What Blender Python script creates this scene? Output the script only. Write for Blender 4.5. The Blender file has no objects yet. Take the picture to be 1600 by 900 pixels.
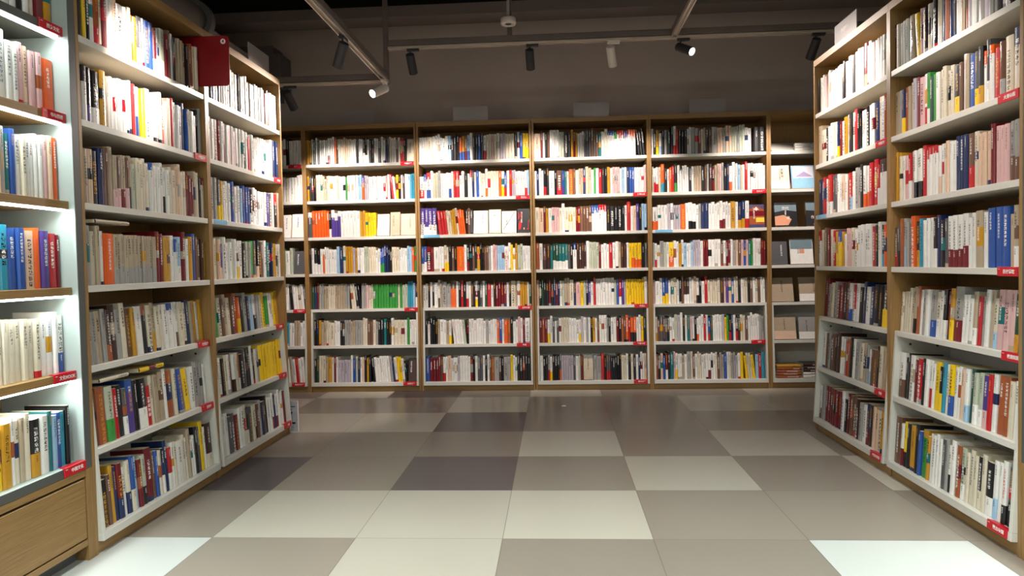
import bpy, bmesh, math, random, re
from mathutils import Vector, Matrix, Euler
random.seed(7)
S = bpy.context.scene
C = S.collection
PI = math.pi

# ------------------------------------------------------------------ camera
F_PX, PITCH, YAW, ROLL, CAM_H = 1093.36, -0.03375, 0.06192, 0.01978, 1.0999
def cam_rot():
    cy, sy = math.cos(YAW), math.sin(YAW); cp, sp = math.cos(PITCH), math.sin(PITCH); cr, sr = math.cos(ROLL), math.sin(ROLL)
    Rz = Matrix(((cy, -sy, 0), (sy, cy, 0), (0, 0, 1)))
    Rx = Matrix(((1, 0, 0), (0, cp, -sp), (0, sp, cp)))
    Ry = Matrix(((cr, 0, sr), (0, 1, 0), (-sr, 0, cr)))
    return Rz @ Rx @ Ry
RC = cam_rot()
cam = bpy.data.objects.new('camera', bpy.data.cameras.new('camera'))
C.objects.link(cam)
cam.data.sensor_width = 36; cam.data.lens = 36 * F_PX / 1600
cam.data.clip_start = 0.05
r_, f_, u_ = RC.col[0], RC.col[1], RC.col[2]
cam.matrix_world = Matrix(((r_[0], u_[0], -f_[0], 0), (r_[1], u_[1], -f_[1], 0), (r_[2], u_[2], -f_[2], CAM_H), (0, 0, 0, 1)))
S.camera = cam
RCT = RC.transposed()
def project(p):
    v = RCT @ (Vector(p) - Vector((0, 0, CAM_H)))
    if v.y < .2: return None
    return 800 + F_PX * v.x / v.y, 450 - F_PX * v.z / v.y

# ------------------------------------------------------------------ world, exposure, light levels
S.view_settings.view_transform = 'Standard'; S.view_settings.look = 'None'
S.view_settings.gamma = 1; S.view_settings.use_curve_mapping = False
S.view_settings.exposure = 0.9
w = bpy.data.worlds.new('world'); S.world = w; w.use_nodes = True
w.node_tree.nodes['Background'].inputs[0].default_value = (.9, .95, 1, 1)
w.node_tree.nodes['Background'].inputs[1].default_value = 0.02
S.cycles.use_denoising = True
S.cycles.max_bounces = 6; S.cycles.diffuse_bounces = 3; S.cycles.glossy_bounces = 3
S.cycles.sample_clamp_indirect = 4
WARM = (1, .86, .72); NEUTRAL = (1, .87, .78); COOL = (.90, 1, .93)
E_BACK, E_LEFT, E_RIGHT, E_DOWN, E_LED = 69, 34, 38, 76, 1.9

# ------------------------------------------------------------------ colours and materials
def lin(c): return tuple((x/255/12.92 if x/255 <= .04045 else ((x/255+.055)/1.055)**2.4) for x in c)
PAL = {'w': (240,238,234), 'c': (224,213,192), 't': (184,166,142), 'g': (165,163,160), 'G': (88,88,92), 'k': (30,29,33), 'r': (190,36,44),
 'R': (118,28,38), 'o': (232,98,36), 'O': (165,88,52), 'y': (248,205,30), 'Y': (205,150,40), 'b': (46,86,165), 'B': (32,48,92),
 'l': (160,196,226), 'a': (50,150,180), 'e': (28,112,115), 'n': (58,150,64), 'N': (36,78,60), 'p': (84,64,142), 'v': (188,178,190),
 'P': (224,182,182), 'm': (112,80,64), 'M': (66,40,36), 'f': (228,194,168), 's': (190,196,176)}
CNAME = {'w': 'white','c': 'cream','t': 'tan','g': 'light grey','G': 'dark grey','k': 'black','r': 'red','R': 'maroon','o': 'orange','O': 'rust brown','y': 'yellow',
 'Y': 'ochre','b': 'blue','B': 'navy','l': 'pale blue','a': 'turquoise','e': 'teal','n': 'green','N': 'dark green','p': 'purple','v': 'lilac','P': 'pink',
 'm': 'brown','M': 'dark brown','f': 'peach','s': 'sage green'}

class NT:
    def __init__(s, name):
        s.m = bpy.data.materials.new(name); s.m.use_nodes = True
        s.t = s.m.node_tree; s.b = s.t.nodes['Principled BSDF']
    def n(s, typ, **kw):
        x = s.t.nodes.new(typ)
        for k, v in kw.items(): setattr(x, k, v)
        return x
    def l(s, a, b): s.t.links.new(a, b)
    def math(s, op, a, b=None, c=None):
        x = s.n('ShaderNodeMath', operation=op)
        for i, v in enumerate((a, b, c)):
            if v is None: continue
            if isinstance(v, (int, float)): x.inputs[i].default_value = v
            else: s.l(v, x.inputs[i])
        return x.outputs[0]
    def mix(s, fac, a, b, mode='MIX'):
        x = s.n('ShaderNodeMix', data_type='RGBA', blend_type=mode)
        for i, v in ((0, fac), (6, a), (7, b)):
            if isinstance(v, (int, float)): x.inputs[i].default_value = v
            elif isinstance(v, tuple): x.inputs[i].default_value = (*v, 1)[:4]
            else: s.l(v, x.inputs[i])
        return x.outputs[2]
def plain(name, rgb, rough=.5, metal=0, noise=.06, scale=18, bump=0, emit=None, coat=0, spec=None):
    t = NT(name)
    base = lin(rgb)
    co = t.n('ShaderNodeTexCoord'); nz = t.n('ShaderNodeTexNoise'); nz.inputs['Scale'].default_value = scale; nz.inputs['Detail'].default_value = 4
    t.l(co.outputs['Object'], nz.inputs['Vector'])
    dark = tuple(x*(1-noise*2) for x in base); lite = tuple(min(1, x*(1+noise)) for x in base)
    t.l(t.mix(nz.outputs['Fac'], dark, lite), t.b.inputs['Base Color'])
    t.b.inputs['Roughness'].default_value = rough; t.b.inputs['Metallic'].default_value = metal
    if spec is not None: t.b.inputs['Specular IOR Level'].default_value = spec
    if coat: t.b.inputs['Coat Weight'].default_value = coat
    if bump:
        bm_ = t.n('ShaderNodeBump'); bm_.inputs['Strength'].default_value = bump; bm_.inputs['Distance'].default_value = .002
        t.l(nz.outputs['Fac'], bm_.inputs['Height']); t.l(bm_.outputs[0], t.b.inputs['Normal'])
    if emit:
        t.b.inputs['Emission Color'].default_value = (*emit[0], 1); t.b.inputs['Emission Strength'].default_value = emit[1]
    return t.m
def wood(name, a, b, along='Z', rough=.45):
    t = NT(name)
    co = t.n('ShaderNodeTexCoord'); mp = t.n('ShaderNodeMapping')
    sc = {'Z': (80, 80, 2.4), 'X': (2.4, 80, 80)}[along]
    mp.inputs['Scale'].default_value = sc
    t.l(co.outputs['Object'], mp.inputs['Vector'])
    nz = t.n('ShaderNodeTexNoise'); nz.inputs['Scale'].default_value = 3; nz.inputs['Detail'].default_value = 8; nz.inputs['Distortion'].default_value = .6
    t.l(mp.outputs[0], nz.inputs['Vector'])
    rp = t.n('ShaderNodeValToRGB'); rp.color_ramp.elements[0].position = .35; rp.color_ramp.elements[1].position = .68
    rp.color_ramp.elements[0].color = (*lin(a), 1); rp.color_ramp.elements[1].color = (*lin(b), 1)
    t.l(nz.outputs['Fac'], rp.inputs[0]); t.l(rp.outputs[0], t.b.inputs['Base Color'])
    t.b.inputs['Roughness'].default_value = rough
    bm_ = t.n('ShaderNodeBump'); bm_.inputs['Strength'].default_value = .15; bm_.inputs['Distance'].default_value = .001
    t.l(nz.outputs['Fac'], bm_.inputs['Height']); t.l(bm_.outputs[0], t.b.inputs['Normal'])
    return t.m
M = {
 'oak': wood('oak', (138,104,60), (158,122,74)), 'oak_h': wood('oak_h', (138,105,60), (158,124,75), 'X'),
 'white': plain('white_laminate', (212,209,201), .38, noise=.02),
 'grey_panel': plain('grey_laminate', (168,179,175), .45, noise=.02),
 'grey_edge': plain('grey_edge', (84,86,84), .45),
 'wall': plain('wall_paint', (205,190,181), .9, noise=.05, scale=3),
 'ceil': plain('ceiling_paint', (62,56,54), .95), 'beam': plain('beam_paint', (130,118,114), .9), 'beamdark': plain('beam_dark', (40,37,36), .9),
 'duct': plain('duct_paint', (165,158,154), .7), 'shadowpatch': plain('shadow_patch_dark', (110,102,100), .8), 'pipe': plain('pipe_metal', (120,115,112), .5, .1),
 'track': plain('track_grey', (108,96,90), .5), 'rail': plain('rail_metal', (205,190,176), .35, .2),
 'lampblack': plain('lamp_black', (52,52,56), .45), 'lampwhite': plain('lamp_white', (226,216,206), .45),
 'lens': plain('lamp_lens', (255,252,245), .3, emit=((1, .95, .9), 12)), 'led': plain('led_diffuser', (255,255,255), .4, emit=((.9, 1, 1), 7)),
 'red': plain('red_plastic', (196,16,36), .35, noise=.03), 'redsign': plain('red_sign', (128,2,14), .4, noise=.03), 'print': plain('white_print', (245,235,232), .5),
 'bluelabel': plain('blue_label', (120,185,225), .4), 'brown_screw': plain('screw_cap', (58,52,50), .5),
 'acrylic': plain('frosted_acrylic', (182,174,172), .3, noise=.02), 'cable': plain('white_cable', (235,235,235), .4), 'shadowgap': plain('gap_black', (20,17,14), .9),
 'carton': plain('grey_carton', (170,170,178), .5, noise=.15, scale=60), 'ink': plain('ink_black', (24,22,26), .5),
}
M['acrylic'].node_tree.nodes['Principled BSDF'].inputs['Transmission Weight'].default_value = .35

def book_material():
    t = NT('book_cover')
    col = t.n('ShaderNodeAttribute', attribute_name='col'); ink = t.n('ShaderNodeAttribute', attribute_name='ink'); tx = t.n('ShaderNodeAttribute', attribute_name='tx')
    uv = t.n('ShaderNodeUVMap', uv_map='UVMap'); sep = t.n('ShaderNodeSeparateXYZ'); t.l(uv.outputs[0], sep.inputs[0])
    st = t.n('ShaderNodeSeparateColor'); t.l(tx.outputs['Color'], st.inputs[0])
    u, v = sep.outputs[0], sep.outputs[1]
    row = t.math('FLOOR', v); fv = t.math('FRACT', v)
    incol = t.math('LESS_THAN', t.math('ABSOLUTE', u), .44)
    t0 = t.math('GREATER_THAN', v, t.math('MULTIPLY', st.outputs[0], 40)); t1 = t.math('LESS_THAN', v, t.math('MULTIPLY', st.outputs[1], 40))
    infv = t.math('MULTIPLY', t.math('GREATER_THAN', fv, .1), t.math('LESS_THAN', fv, .9))
    px = t.math('FLOOR', t.math('MULTIPLY', u, 7)); py = t.math('FLOOR', t.math('MULTIPLY', v, 7))
    cmb = t.n('ShaderNodeCombineXYZ'); t.l(px, cmb.inputs[0]); t.l(py, cmb.inputs[1]); t.l(t.math('MULTIPLY', st.outputs[2], 97), cmb.inputs[2])
    wn = t.n('ShaderNodeTexWhiteNoise', noise_dimensions='3D'); t.l(cmb.outputs[0], wn.inputs['Vector'])
    g = t.math('GREATER_THAN', wn.outputs['Value'], .5)
    m_ = t.math('MULTIPLY', t.math('MULTIPLY', incol, t.math('MULTIPLY', t0, t1)), t.math('MULTIPLY', infv, g))
    m_ = t.math('MULTIPLY', m_, tx.outputs['Alpha'])
    geo = t.n('ShaderNodeNewGeometry'); nz = t.n('ShaderNodeTexNoise'); nz.inputs['Scale'].default_value = 45; nz.inputs['Detail'].default_value = 3
    t.l(geo.outputs['Position'], nz.inputs['Vector'])
    base = t.mix(t.math('MULTIPLY', nz.outputs['Fac'], .22), col.outputs['Color'], (.25, .2, .16), 'MULTIPLY')
    t.l(t.mix(m_, base, ink.outputs['Color']), t.b.inputs['Base Color'])
    t.l(col.outputs['Alpha'], t.b.inputs['Roughness'])
    nz2 = t.n('ShaderNodeTexNoise'); nz2.inputs['Scale'].default_value = 90; nz2.inputs['Detail'].default_value = 1
    mp = t.n('ShaderNodeMapping'); mp.inputs['Scale'].default_value = (1, 1, .35); t.l(geo.outputs['Position'], mp.inputs[0]); t.l(mp.outputs[0], nz2.inputs['Vector'])
    bm_ = t.n('ShaderNodeBump'); bm_.inputs['Distance'].default_value = .0015
    t.l(t.math('MULTIPLY', t.math('LESS_THAN', col.outputs['Alpha'], .3), .5), bm_.inputs['Strength'])
    t.l(nz2.outputs['Fac'], bm_.inputs['Height']); t.l(bm_.outputs[0], t.b.inputs['Normal'])
    return t.m
M['book'] = book_material()

# ------------------------------------------------------------------ mesh helpers
def tag(o, label=None, cat=None, group=None, kind=None):
    if label: o['label'] = label
    if cat: o['category'] = cat
    if group: o['group'] = group
    if kind: o['kind'] = kind
    return o
def obj(name, bm, mat, parent=None, smooth=False):
    me = bpy.data.meshes.new(name)
    bmesh.ops.recalc_face_normals(bm, faces=bm.faces)
    if smooth:
        for f in bm.faces: f.smooth = True
    bm.to_mesh(me); bm.free()
    o = bpy.data.objects.new(name, me); C.objects.link(o)
    me.materials.append(M[mat] if isinstance(mat, str) else mat)
    if parent: o.parent = parent
    return o
def empty(name, loc=(0,0,0), rz=0, **kw):
    o = bpy.data.objects.new(name, None); C.objects.link(o); o.empty_display_size = .1
    o.location = loc; o.rotation_euler = (0, 0, rz)
    return tag(o, **kw)
def box(bm, x0, x1, y0, y1, z0, z1, bev=.0015, mat4=None):
    g = bmesh.new()
    r = bmesh.ops.create_cube(g, size=1)
    bmesh.ops.scale(g, vec=(x1-x0, y1-y0, z1-z0), verts=g.verts)
    bmesh.ops.translate(g, vec=((x0+x1)/2, (y0+y1)/2, (z0+z1)/2), verts=g.verts)
    if bev: bmesh.ops.bevel(g, geom=g.edges[:], offset=min(bev, .3*min(abs(x1-x0), abs(y1-y0), abs(z1-z0))), segments=1, affect='EDGES')
    if mat4: bmesh.ops.transform(g, matrix=mat4, verts=g.verts)
    me = bpy.data.meshes.new('tmp'); g.to_mesh(me); g.free(); bm.from_mesh(me); bpy.data.meshes.remove(me)
def boxo(name, parent, mat, *a, bev=.0015, mat4=None):
    bm = bmesh.new(); box(bm, *a, bev=bev, mat4=mat4); return obj(name, bm, mat, parent)
def tube(bm, p0, p1, r0, r1=None, seg=20, caps=True):
    p0, p1 = Vector(p0), Vector(p1); r1 = r0 if r1 is None else r1
    d = (p1-p0); q = d.to_track_quat('Z', 'Y').to_matrix().to_4x4(); q.translation = (p0+p1)/2
    bmesh.ops.create_cone(bm, cap_ends=caps, segments=seg, radius1=r0, radius2=r1, depth=d.length, matrix=q)
def lathe(bm, prof, mat4=None, seg=28):
    vs = [[bm.verts.new((r*math.cos(2*PI*k/seg), r*math.sin(2*PI*k/seg), z)) for k in range(seg)] for r, z in prof]
    for a, b in zip(vs, vs[1:]):
        for k in range(seg): bm.faces.new((a[k], a[(k+1) % seg], b[(k+1) % seg], b[k]))
    if mat4:
        bmesh.ops.transform(bm, matrix=mat4, verts=[v for ring in vs for v in ring])
def text_mesh(name, body, size, mat, parent, mat4, bold=.0):
    cu = bpy.data.curves.new('t', 'FONT'); cu.body = body; cu.size = size; cu.align_x = 'CENTER'; cu.align_y = 'CENTER'; cu.extrude = .0003; cu.offset = bold
    to = bpy.data.objects.new('t', cu); C.objects.link(to)
    bpy.context.view_layer.update()
    me = bpy.data.meshes.new_from_object(to.evaluated_get(bpy.context.evaluated_depsgraph_get()))
    bpy.data.objects.remove(to); bpy.data.curves.remove(cu)
    me.transform(mat4); me.name = name
    me.materials.clear(); me.materials.append(M[mat])
    o = bpy.data.objects.new(name, me); C.objects.link(o); o.parent = parent
    return o
FRONT = Matrix.Rotation(PI/2, 4, 'X')      # text lying in XY -> standing, readable from -Y

# ------------------------------------------------------------------ room
X0, X1, Y0, Y1, ZC = -4.2, 4.2, -3.2, 6.46, 3.75
T = .6; TX, TY = -.2293, 2.765
def tile_floor():
    W_, L_, M_, D_ = (196,198,194), (190,183,170), (145,135,124), (88,80,83)
    tab = {  # row -> colours of columns -4..4 read off the floor
     5: 'MMLDMLMMLMM', 4: 'MLMMLMMLLMM', 3: 'MLLLDMMMMMM', 2: 'MMMMMLMLMMM', 1: 'MMDMDMLMLMM', 0: 'LMMLLLMMMML', -1: 'MWWMLMMWMMM'}
    cm = {'W': W_, 'L': L_, 'M': M_, 'D': D_}
    bm = bmesh.new(); cl = bm.loops.layers.float_color.new('tile')
    rnd = random.Random(3)
    for j in range(-11, 8):
        for i in range(-8, 9):
            xa, xb = TX+i*T, TX+(i+1)*T; ya, yb = TY+j*T, TY+(j+1)*T
            xa, xb = max(xa, X0), min(xb, X1); ya, yb = max(ya, Y0), min(yb, Y1)
            if xb <= xa or yb <= ya: continue
            s = tab.get(j)
            k = s[i+5] if s and 0 <= i+5 < len(s) else rnd.choice('MMMLLWD')
            f = bm.faces.new([bm.verts.new(p) for p in ((xa,ya,0),(xb,ya,0),(xb,yb,0),(xa,yb,0))])
            v = 1 + rnd.uniform(-.07, .07)
            for lp in f.loops: lp[cl] = (*[min(1, c*v) for c in lin(cm[k])], 1)
    t = NT('floor_tiles')
    at = t.n('ShaderNodeAttribute', attribute_name='tile'); geo = t.n('ShaderNodeNewGeometry')
    mp = t.n('ShaderNodeMapping'); mp.inputs['Location'].default_value = (-TX/T, -TY/T, 0); mp.inputs['Scale'].default_value = (1/T, 1/T, 1)
    t.l(geo.outputs['Position'], mp.inputs[0]); sp = t.n('ShaderNodeSeparateXYZ'); t.l(mp.outputs[0], sp.inputs[0])
    def edge(c):
        fr = t.math('FRACT', t.math('ADD', c, 20)); return t.math('LESS_THAN', t.math('MINIMUM', fr, t.math('SUBTRACT', 1, fr)), .0028)
    e = t.math('MAXIMUM', edge(sp.outputs[0]), edge(sp.outputs[1]))
    nz = t.n('ShaderNodeTexNoise'); nz.inputs['Scale'].default_value = 1.6; nz.inputs['Detail'].default_value = 3; t.l(geo.outputs['Position'], nz.inputs['Vector'])
    nf = t.n('ShaderNodeTexNoise'); nf.inputs['Scale'].default_value = 260; nf.inputs['Detail'].default_value = 2; t.l(geo.outputs['Position'], nf.inputs['Vector'])
    b = t.mix(t.math('MULTIPLY', nz.outputs['Fac'], .2), at.outputs['Color'], (.55, .5, .46), 'MULTIPLY')
    b = t.mix(t.math('MULTIPLY', nf.outputs['Fac'], .12), b, (.4, .4, .4), 'MULTIPLY')
    b = t.mix(t.math('MULTIPLY', e, .6), b, (.06, .055, .05))
    t.l(b, t.b.inputs['Base Color'])
    rr = t.n('ShaderNodeMapRange'); rr.inputs[3].default_value = .27; rr.inputs[4].default_value = .31; t.l(nz.outputs['Fac'], rr.inputs[0]); t.l(rr.outputs[0], t.b.inputs['Roughness'])
    t.b.inputs['Specular IOR Level'].default_value = .35
    o = obj('floor', bm, t.m); tag(o, 'floor of large square tiles in grey, cream, white and charcoal', kind='structure')
tile_floor()
def struct(name, mat, *a, label=None, bev=0):
    return tag(boxo(name, None, mat, *a, bev=bev), label, kind='structure')
struct('ceiling', 'ceil', X0, X1, Y0, Y1, ZC, ZC+.1)
struct('wall_back', 'wall', X0, X1, Y1, Y1+.1, 0, ZC)
struct('wall_left', 'wall', X0-.1, X0, Y0, Y1, 0, ZC)
struct('wall_right', 'wall', X1, X1+.1, Y0, Y1, 0, ZC)
struct('wall_front', 'wall', X0, X1, Y0-.1, Y0, 0, ZC)
struct('ceiling_beam', 'beamdark', X0+.01, X1-.01, 6.2, 6.45, 3.31, 3.74)
struct('ceiling_beam', 'beam', X0+.01, X1-.01, 5.86, 6.1, 3.19, 3.28)
struct('ceiling_beam', 'beamdark', X0+.01, X1-.01, 4.8, 5.0, 3.25, 3.5)
struct('ceiling_beam', 'beamdark', X0+.01, X1-.01, 3.0, 3.25, 3.4, 3.7)
bm = bmesh.new(); box(bm, -3.9, -2.56, 2.2, 6.18, 2.5, 2.94, .02)
tag(obj('ventilation_duct', bm, 'duct'), 'grey rectangular ventilation duct running above the left bookcases', 'duct')
bm = bmesh.new()
g = bmesh.new(); r8 = bmesh.ops.create_cube(g, size=1); bmesh.ops.scale(g, vec=(.68, .24, .46), verts=g.verts); bmesh.ops.translate(g, vec=(-2.76, 6.32, 2.87), verts=g.verts); bmesh.ops.bevel(g, geom=[e for e in g.edges if abs(e.verts[0].co.y-e.verts[1].co.y) > .1], offset=.07, segments=6, affect='EDGES'); me = bpy.data.meshes.new('t'); g.to_mesh(me); g.free(); bm.from_mesh(me)  # dark box added in place of a shadow-like dark patch on the wall
tag(obj('shadow_patch_box', bm, 'shadowpatch'), 'dark round-cornered box standing in for a shadow-like patch on the wall behind the left bookcase', 'shadow stand-in')
pp = empty('round_pipe', (-2.28, 4.4, 2.69), 0, label='thick round grey pipe with a bolted flange under the ceiling above the left bookcases', cat='pipe')
bm = bmesh.new(); tube(bm, (0, 0, 0), (-.0, -2.6, .0), .1, seg=32); obj('pipe_body', bm, 'pipe', pp, True)
bm = bmesh.new(); tube(bm, (0, -.03, 0), (.0, .02, 0), .135, seg=32); tube(bm, (0, .02, 0), (0, .045, 0), .118, seg=32); obj('flange', bm, 'pipe', pp)

# ------------------------------------------------------------------ light tracks and spotlights
ZH, ZL, YT, XD, XR2 = 2.70, 2.46, 5.16, -1.225, .88
def track(label, p0, p1):
    p0, p1 = Vector(p0), Vector(p1); d = p1-p0; L = d.length; rz = math.atan2(d.y, d.x)
    t = empty('lighting_track', p0, rz, label=label, cat='light track', group=None)
    boxo('support_bar', t, 'track', 0, L, -.022, .022, .022, .066, bev=.003)
    bm = bmesh.new()
    box(bm, 0, L, -.019, -.013, 0, .022, .0005); box(bm, 0, L, .013, .019, 0, .022, .0005); box(bm, 0, L, -.019, .019, .017, .022, .0005)
    obj('power_rail', bm, 'rail', t)
    return t
track('long grey lighting track running across the room before the back wall', (-1.2, YT, ZH), (3.2, YT, ZH))
track('lighting track running towards the left bookcases from the hanging corner', (-2.5, YT, ZL), (XD-.02, YT, ZL))
track('slanting-looking lighting track hung along the left aisle above the bookcases', (XD, -1.5, ZL), (XD, YT+.02, ZL))
track('lighting track joining the long cross track at a right angle, over the right half', (XR2, -1.5, ZH), (XR2, YT-.024, ZH))
for x, z, lab in ((-1.228, ZL+.066, 'thin grey hanger rod at the corner where two tracks meet'), (-.3, ZH+.066, 'thin dark hanger rod above the long track behind the round sensor')):
    bm = bmesh.new(); y = YT+.0 if x > -1 else YT+.045
    box(bm, x-.017, x+.017, y-.017, y+.017, z if x > -1 else ZL, ZC, .002); tag(obj('hanger_rod', bm, 'track'), lab, 'rod')
bm = bmesh.new(); box(bm, -1.22, -1.2, YT+.0, YT+.03, ZH+.02, ZH+.05, .001)
sen = empty('ceiling_sensor', (-.3, 5.02, 2.80), 0, label='white round ceiling sensor hanging on thin wires in front of a rod', cat='sensor')
bm = bmesh.new(); lathe(bm, [(.0, .05), (.045, .05), (.054, .042), (.055, .012), (.05, 0), (.034, 0), (.03, .008), (.0, .008)]); obj('sensor_body', bm, 'lampwhite', sen, True)
bm = bmesh.new(); tube(bm, (0, 0, .004), (0, 0, .009), .022); obj('sensor_lens', bm, 'lampblack', sen)
bm = bmesh.new(); tube(bm, (.004, 0, .05), (.012, .05, .95), .0025, seg=6); tube(bm, (-.006, 0, .05), (-.002, .05, .95), .0025, seg=6); obj('wire', bm, 'cable', sen)

def spotlight(p, target, mat, label, energy, size=46, blend=.5, color=NEUTRAL, group=None, ax=0):
    p = Vector(p); root = empty('track_spotlight', p, ax, label=label, cat='spotlight', group=group)
    boxo('adapter', root, mat, -.045, .045, -.016, .016, -.018, .004, bev=.003)
    bm = bmesh.new(); tube(bm, (-.02, 0, -.018), (-.02, 0, -.06), .007, seg=12); obj('stem', bm, mat, root)
    piv = Vector((-.02, 0, -.065)); rot = Matrix.Rotation(ax, 4, 'Z')
    d = (Vector(target) - (p + rot @ piv)).normalized(); dl = rot.inverted() @ d
    q = dl.to_track_quat('Z', 'Y').to_matrix().to_4x4(); q.translation = piv - dl*.03
    bm = bmesh.new(); lathe(bm, [(0, 0), (.027, 0), (.031, .004), (.032, .15), (.028, .15), (.027, .13), (0, .13)], q); h = obj('housing', bm, mat, root, False)
    bm = bmesh.new(); lathe(bm, [(0, .1305), (.0265, .1305), (.0265, .136), (0, .138)], q); obj('lens', bm, 'lens', root)
    ld = bpy.data.lights.new('lamp', 'SPOT'); ld.energy = energy; ld.spot_size = math.radians(size); ld.spot_blend = blend; ld.color = color; ld.shadow_soft_size = .025
    lo = bpy.data.objects.new('lamp', ld); C.objects.link(lo); lo.parent = root
    lo.matrix_local = Matrix.Translation(piv + dl*.13) @ dl.to_track_quat('-Z', 'Y').to_matrix().to_4x4()
    return root
A = [(-1.016, 'lampblack', 'black track spotlight hanging nearest the hanger rod, first on the long track'),
     (-.137, 'lampblack', 'black track spotlight hanging straight down beside the round sensor'),
     (.45, 'lampwhite', 'white track spotlight tilted down on the long track'),
     (1.90, 'lampblack', 'black track spotlight partly hidden behind the top of the right bookcase')]
for x, m, lab in A:
    spotlight((x, YT, ZH), ({-1.016: -.98, -.137: -.12, .45: .68, 1.90: 1.7}[x], 6.1, 1.5), m, lab, E_BACK, 62, .6)
spotlight((.95, YT, ZH), (1.75, 4.15, 1.95), 'lampblack', 'black track spotlight with its glowing lens turned to the right bookcases', E_RIGHT, 60)
spotlight((XD, YT-.06, ZL), (-1.95, 4.0, 1.75), 'lampwhite', 'white track spotlight with its glowing lens at the corner of the tracks', E_LEFT*2.2, 62, ax=PI/2)
spotlight((-1.95, YT, ZL), (-1.8, 6.1, 1.5), 'lampblack', 'dark track spotlight half hidden past the end of the left bookcase', E_BACK*.9, 72, .6)
spotlight((XD, 4.12, ZL), (-1.62, 4.5, 1.6), 'lampblack', 'dark grey track spotlight pointing down from the slanting track', E_LEFT, 62, ax=PI/2)
# further spotlights of the same tracks, beyond the upper edge of the picture
spotlight((XD, 2.95, ZL), (-1.9, 3.0, 1.95), 'lampwhite', 'white track spotlight over the near left bookcase', E_LEFT*1.5, 52, .8, ax=PI/2)
spotlight((XR2, 3.9, ZH), (1.75, 4.1, 1.9), 'lampwhite', 'white track spotlight over the far right bookcase', E_RIGHT*1.6, 55, .7, ax=PI/2)
spotlight((XR2, 3.0, ZH), (1.72, 3.1, 1.3), 'lampblack', 'black track spotlight over the near right bookcase', E_RIGHT*.8, 70, .8, ax=PI/2)
spotlight((XR2, 1.9, ZH), (.75, 1.9, 0), 'lampwhite', 'white track spotlight turned straight down over the aisle', E_DOWN, 100, .9, COOL, ax=PI/2)
spotlight((XD, 1.7, ZL), (-.6, 1.8, 0), 'lampwhite', 'white track spotlight turned down over the left aisle', E_DOWN, 100, .9, COOL, ax=PI/2)
# ceiling panels of the shop floor behind the photographer's position
for x, y in ((-.9, -.4), (1.1, -.4)):
    t = empty('ceiling_panel_lamp', (x, y, 3.0), 0, label='square ceiling panel lamp over the aisle on the ' + ('lit bookcase side' if x < 0 else 'opposite side'), cat='ceiling lamp')
    boxo('lamp_frame', t, 'lampwhite', -.31, .31, -.31, .31, .0, .05, bev=.004)
    boxo('diffuser', t, 'led', -.29, .29, -.29, .29, -.004, .0, bev=0)
    bm = bmesh.new()
    for sx in (-.25, .25): tube(bm, (sx, 0, .05), (sx, 0, ZC-3.0), .003, seg=6)
    obj('hanger_wire', bm, 'rail', t)
    ld = bpy.data.lights.new('lamp', 'AREA'); ld.energy = 38; ld.size = .58; ld.color = COOL
    lo = bpy.data.objects.new('lamp', ld); C.objects.link(lo); lo.parent = t; lo.location = (0, 0, -.01)

# ------------------------------------------------------------------ bookcases
XL, XRR, YB = -1.797, 1.662, 6.063
ROWZ = [2.01, 1.69, 1.37, 1.05]; TILT = math.atan(.042/.685); ZT = .735
CASES = {}
def tray_m():   # tray frame: origin at lower front edge, tilted back
    return Matrix.Translation((0, -.022, .052)) @ Matrix.Rotation(-TILT, 4, 'X')
TRAYROWS = [.683, .360, .033]   # heights of the three surfaces in the tray frame
def bookcase(key, label, loc, rz, skip=()):
    c = empty('bookcase', (*loc, 0), rz, label=label, cat='bookcase', group=None)
    CASES[key] = (Matrix.Translation((*loc, 0)) @ Matrix.Rotation(rz, 4, 'Z'), False)
    W, D = 1.0, .33
    boxo('side_panel', c, 'oak', .0003, .0185, 0, D, 0, 2.31, bev=.001)
    boxo('side_panel', c, 'oak', W-.0185, W-.0003, 0, D, 0, 2.31, bev=.001)
    boxo('top_panel', c, 'oak_h', .0003, W-.0003, 0, D, 2.3105, 2.35, bev=.001)
    boxo('back_panel', c, 'oak', .019, W-.019, D-.012, D-.002, .05, 2.31, bev=0)
    boxo('plinth', c, 'oak_h', .019, W-.019, .006, .024, 0, .05, bev=.001)
    for z in ROWZ:
        boxo('shelf', c, 'white', .0195, W-.0195, .003, D-.013, z-.026, z, bev=.001)
    tm = tray_m()
    tr = boxo('display_tray', c, 'white', .0195, W-.0195, 0, .29, 0, .033, mat4=tm)          # base board of the tray
    for x0, x1 in ((.0195, .0365), (W-.0365, W-.0195)):
        boxo('tray_side', tr, 'white', x0, x1, 0, .27, .0335, .657, mat4=tm, bev=.001)
    boxo('tray_top', tr, 'white', .0195, W-.0195, 0, .27, .6575, .683, mat4=tm, bev=.001)
    boxo('tray_shelf', tr, 'white', .037, W-.037, .002, .265, .334, .360, mat4=tm, bev=.001)
    boxo('tray_back', tr, 'white', .037, W-.037, .266, .274, .034, .657, mat4=tm, bev=0)
    bm = bmesh.new()
    for x, sx in ((.037, 1), (W-.037, -1)):
        for yy in (.07, .2): tube(bm, tm @ Vector((x, yy, .62)), tm @ Vector((x+sx*.002, yy, .62)), .006, seg=12)
    obj('screw_cap', bm, 'brown_screw', tr)
    return c
bookcase('B0', 'oak bookcase at the far left of the back wall, mostly hidden by the left row', (-3.19, YB), 0)
bookcase('B1', 'oak bookcase on the back wall holding the run of bright green books', (-2.19, YB), 0)
bookcase('B2', 'oak bookcase on the back wall with four covers facing out on its third shelf', (-1.187, YB), 0)
bookcase('B3', 'oak bookcase in the middle of the back wall with the run of yellow books', (-.183, YB), 0)
bookcase('B4', 'oak bookcase on the back wall beside the display of facing covers', (.817, YB), 0)
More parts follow.
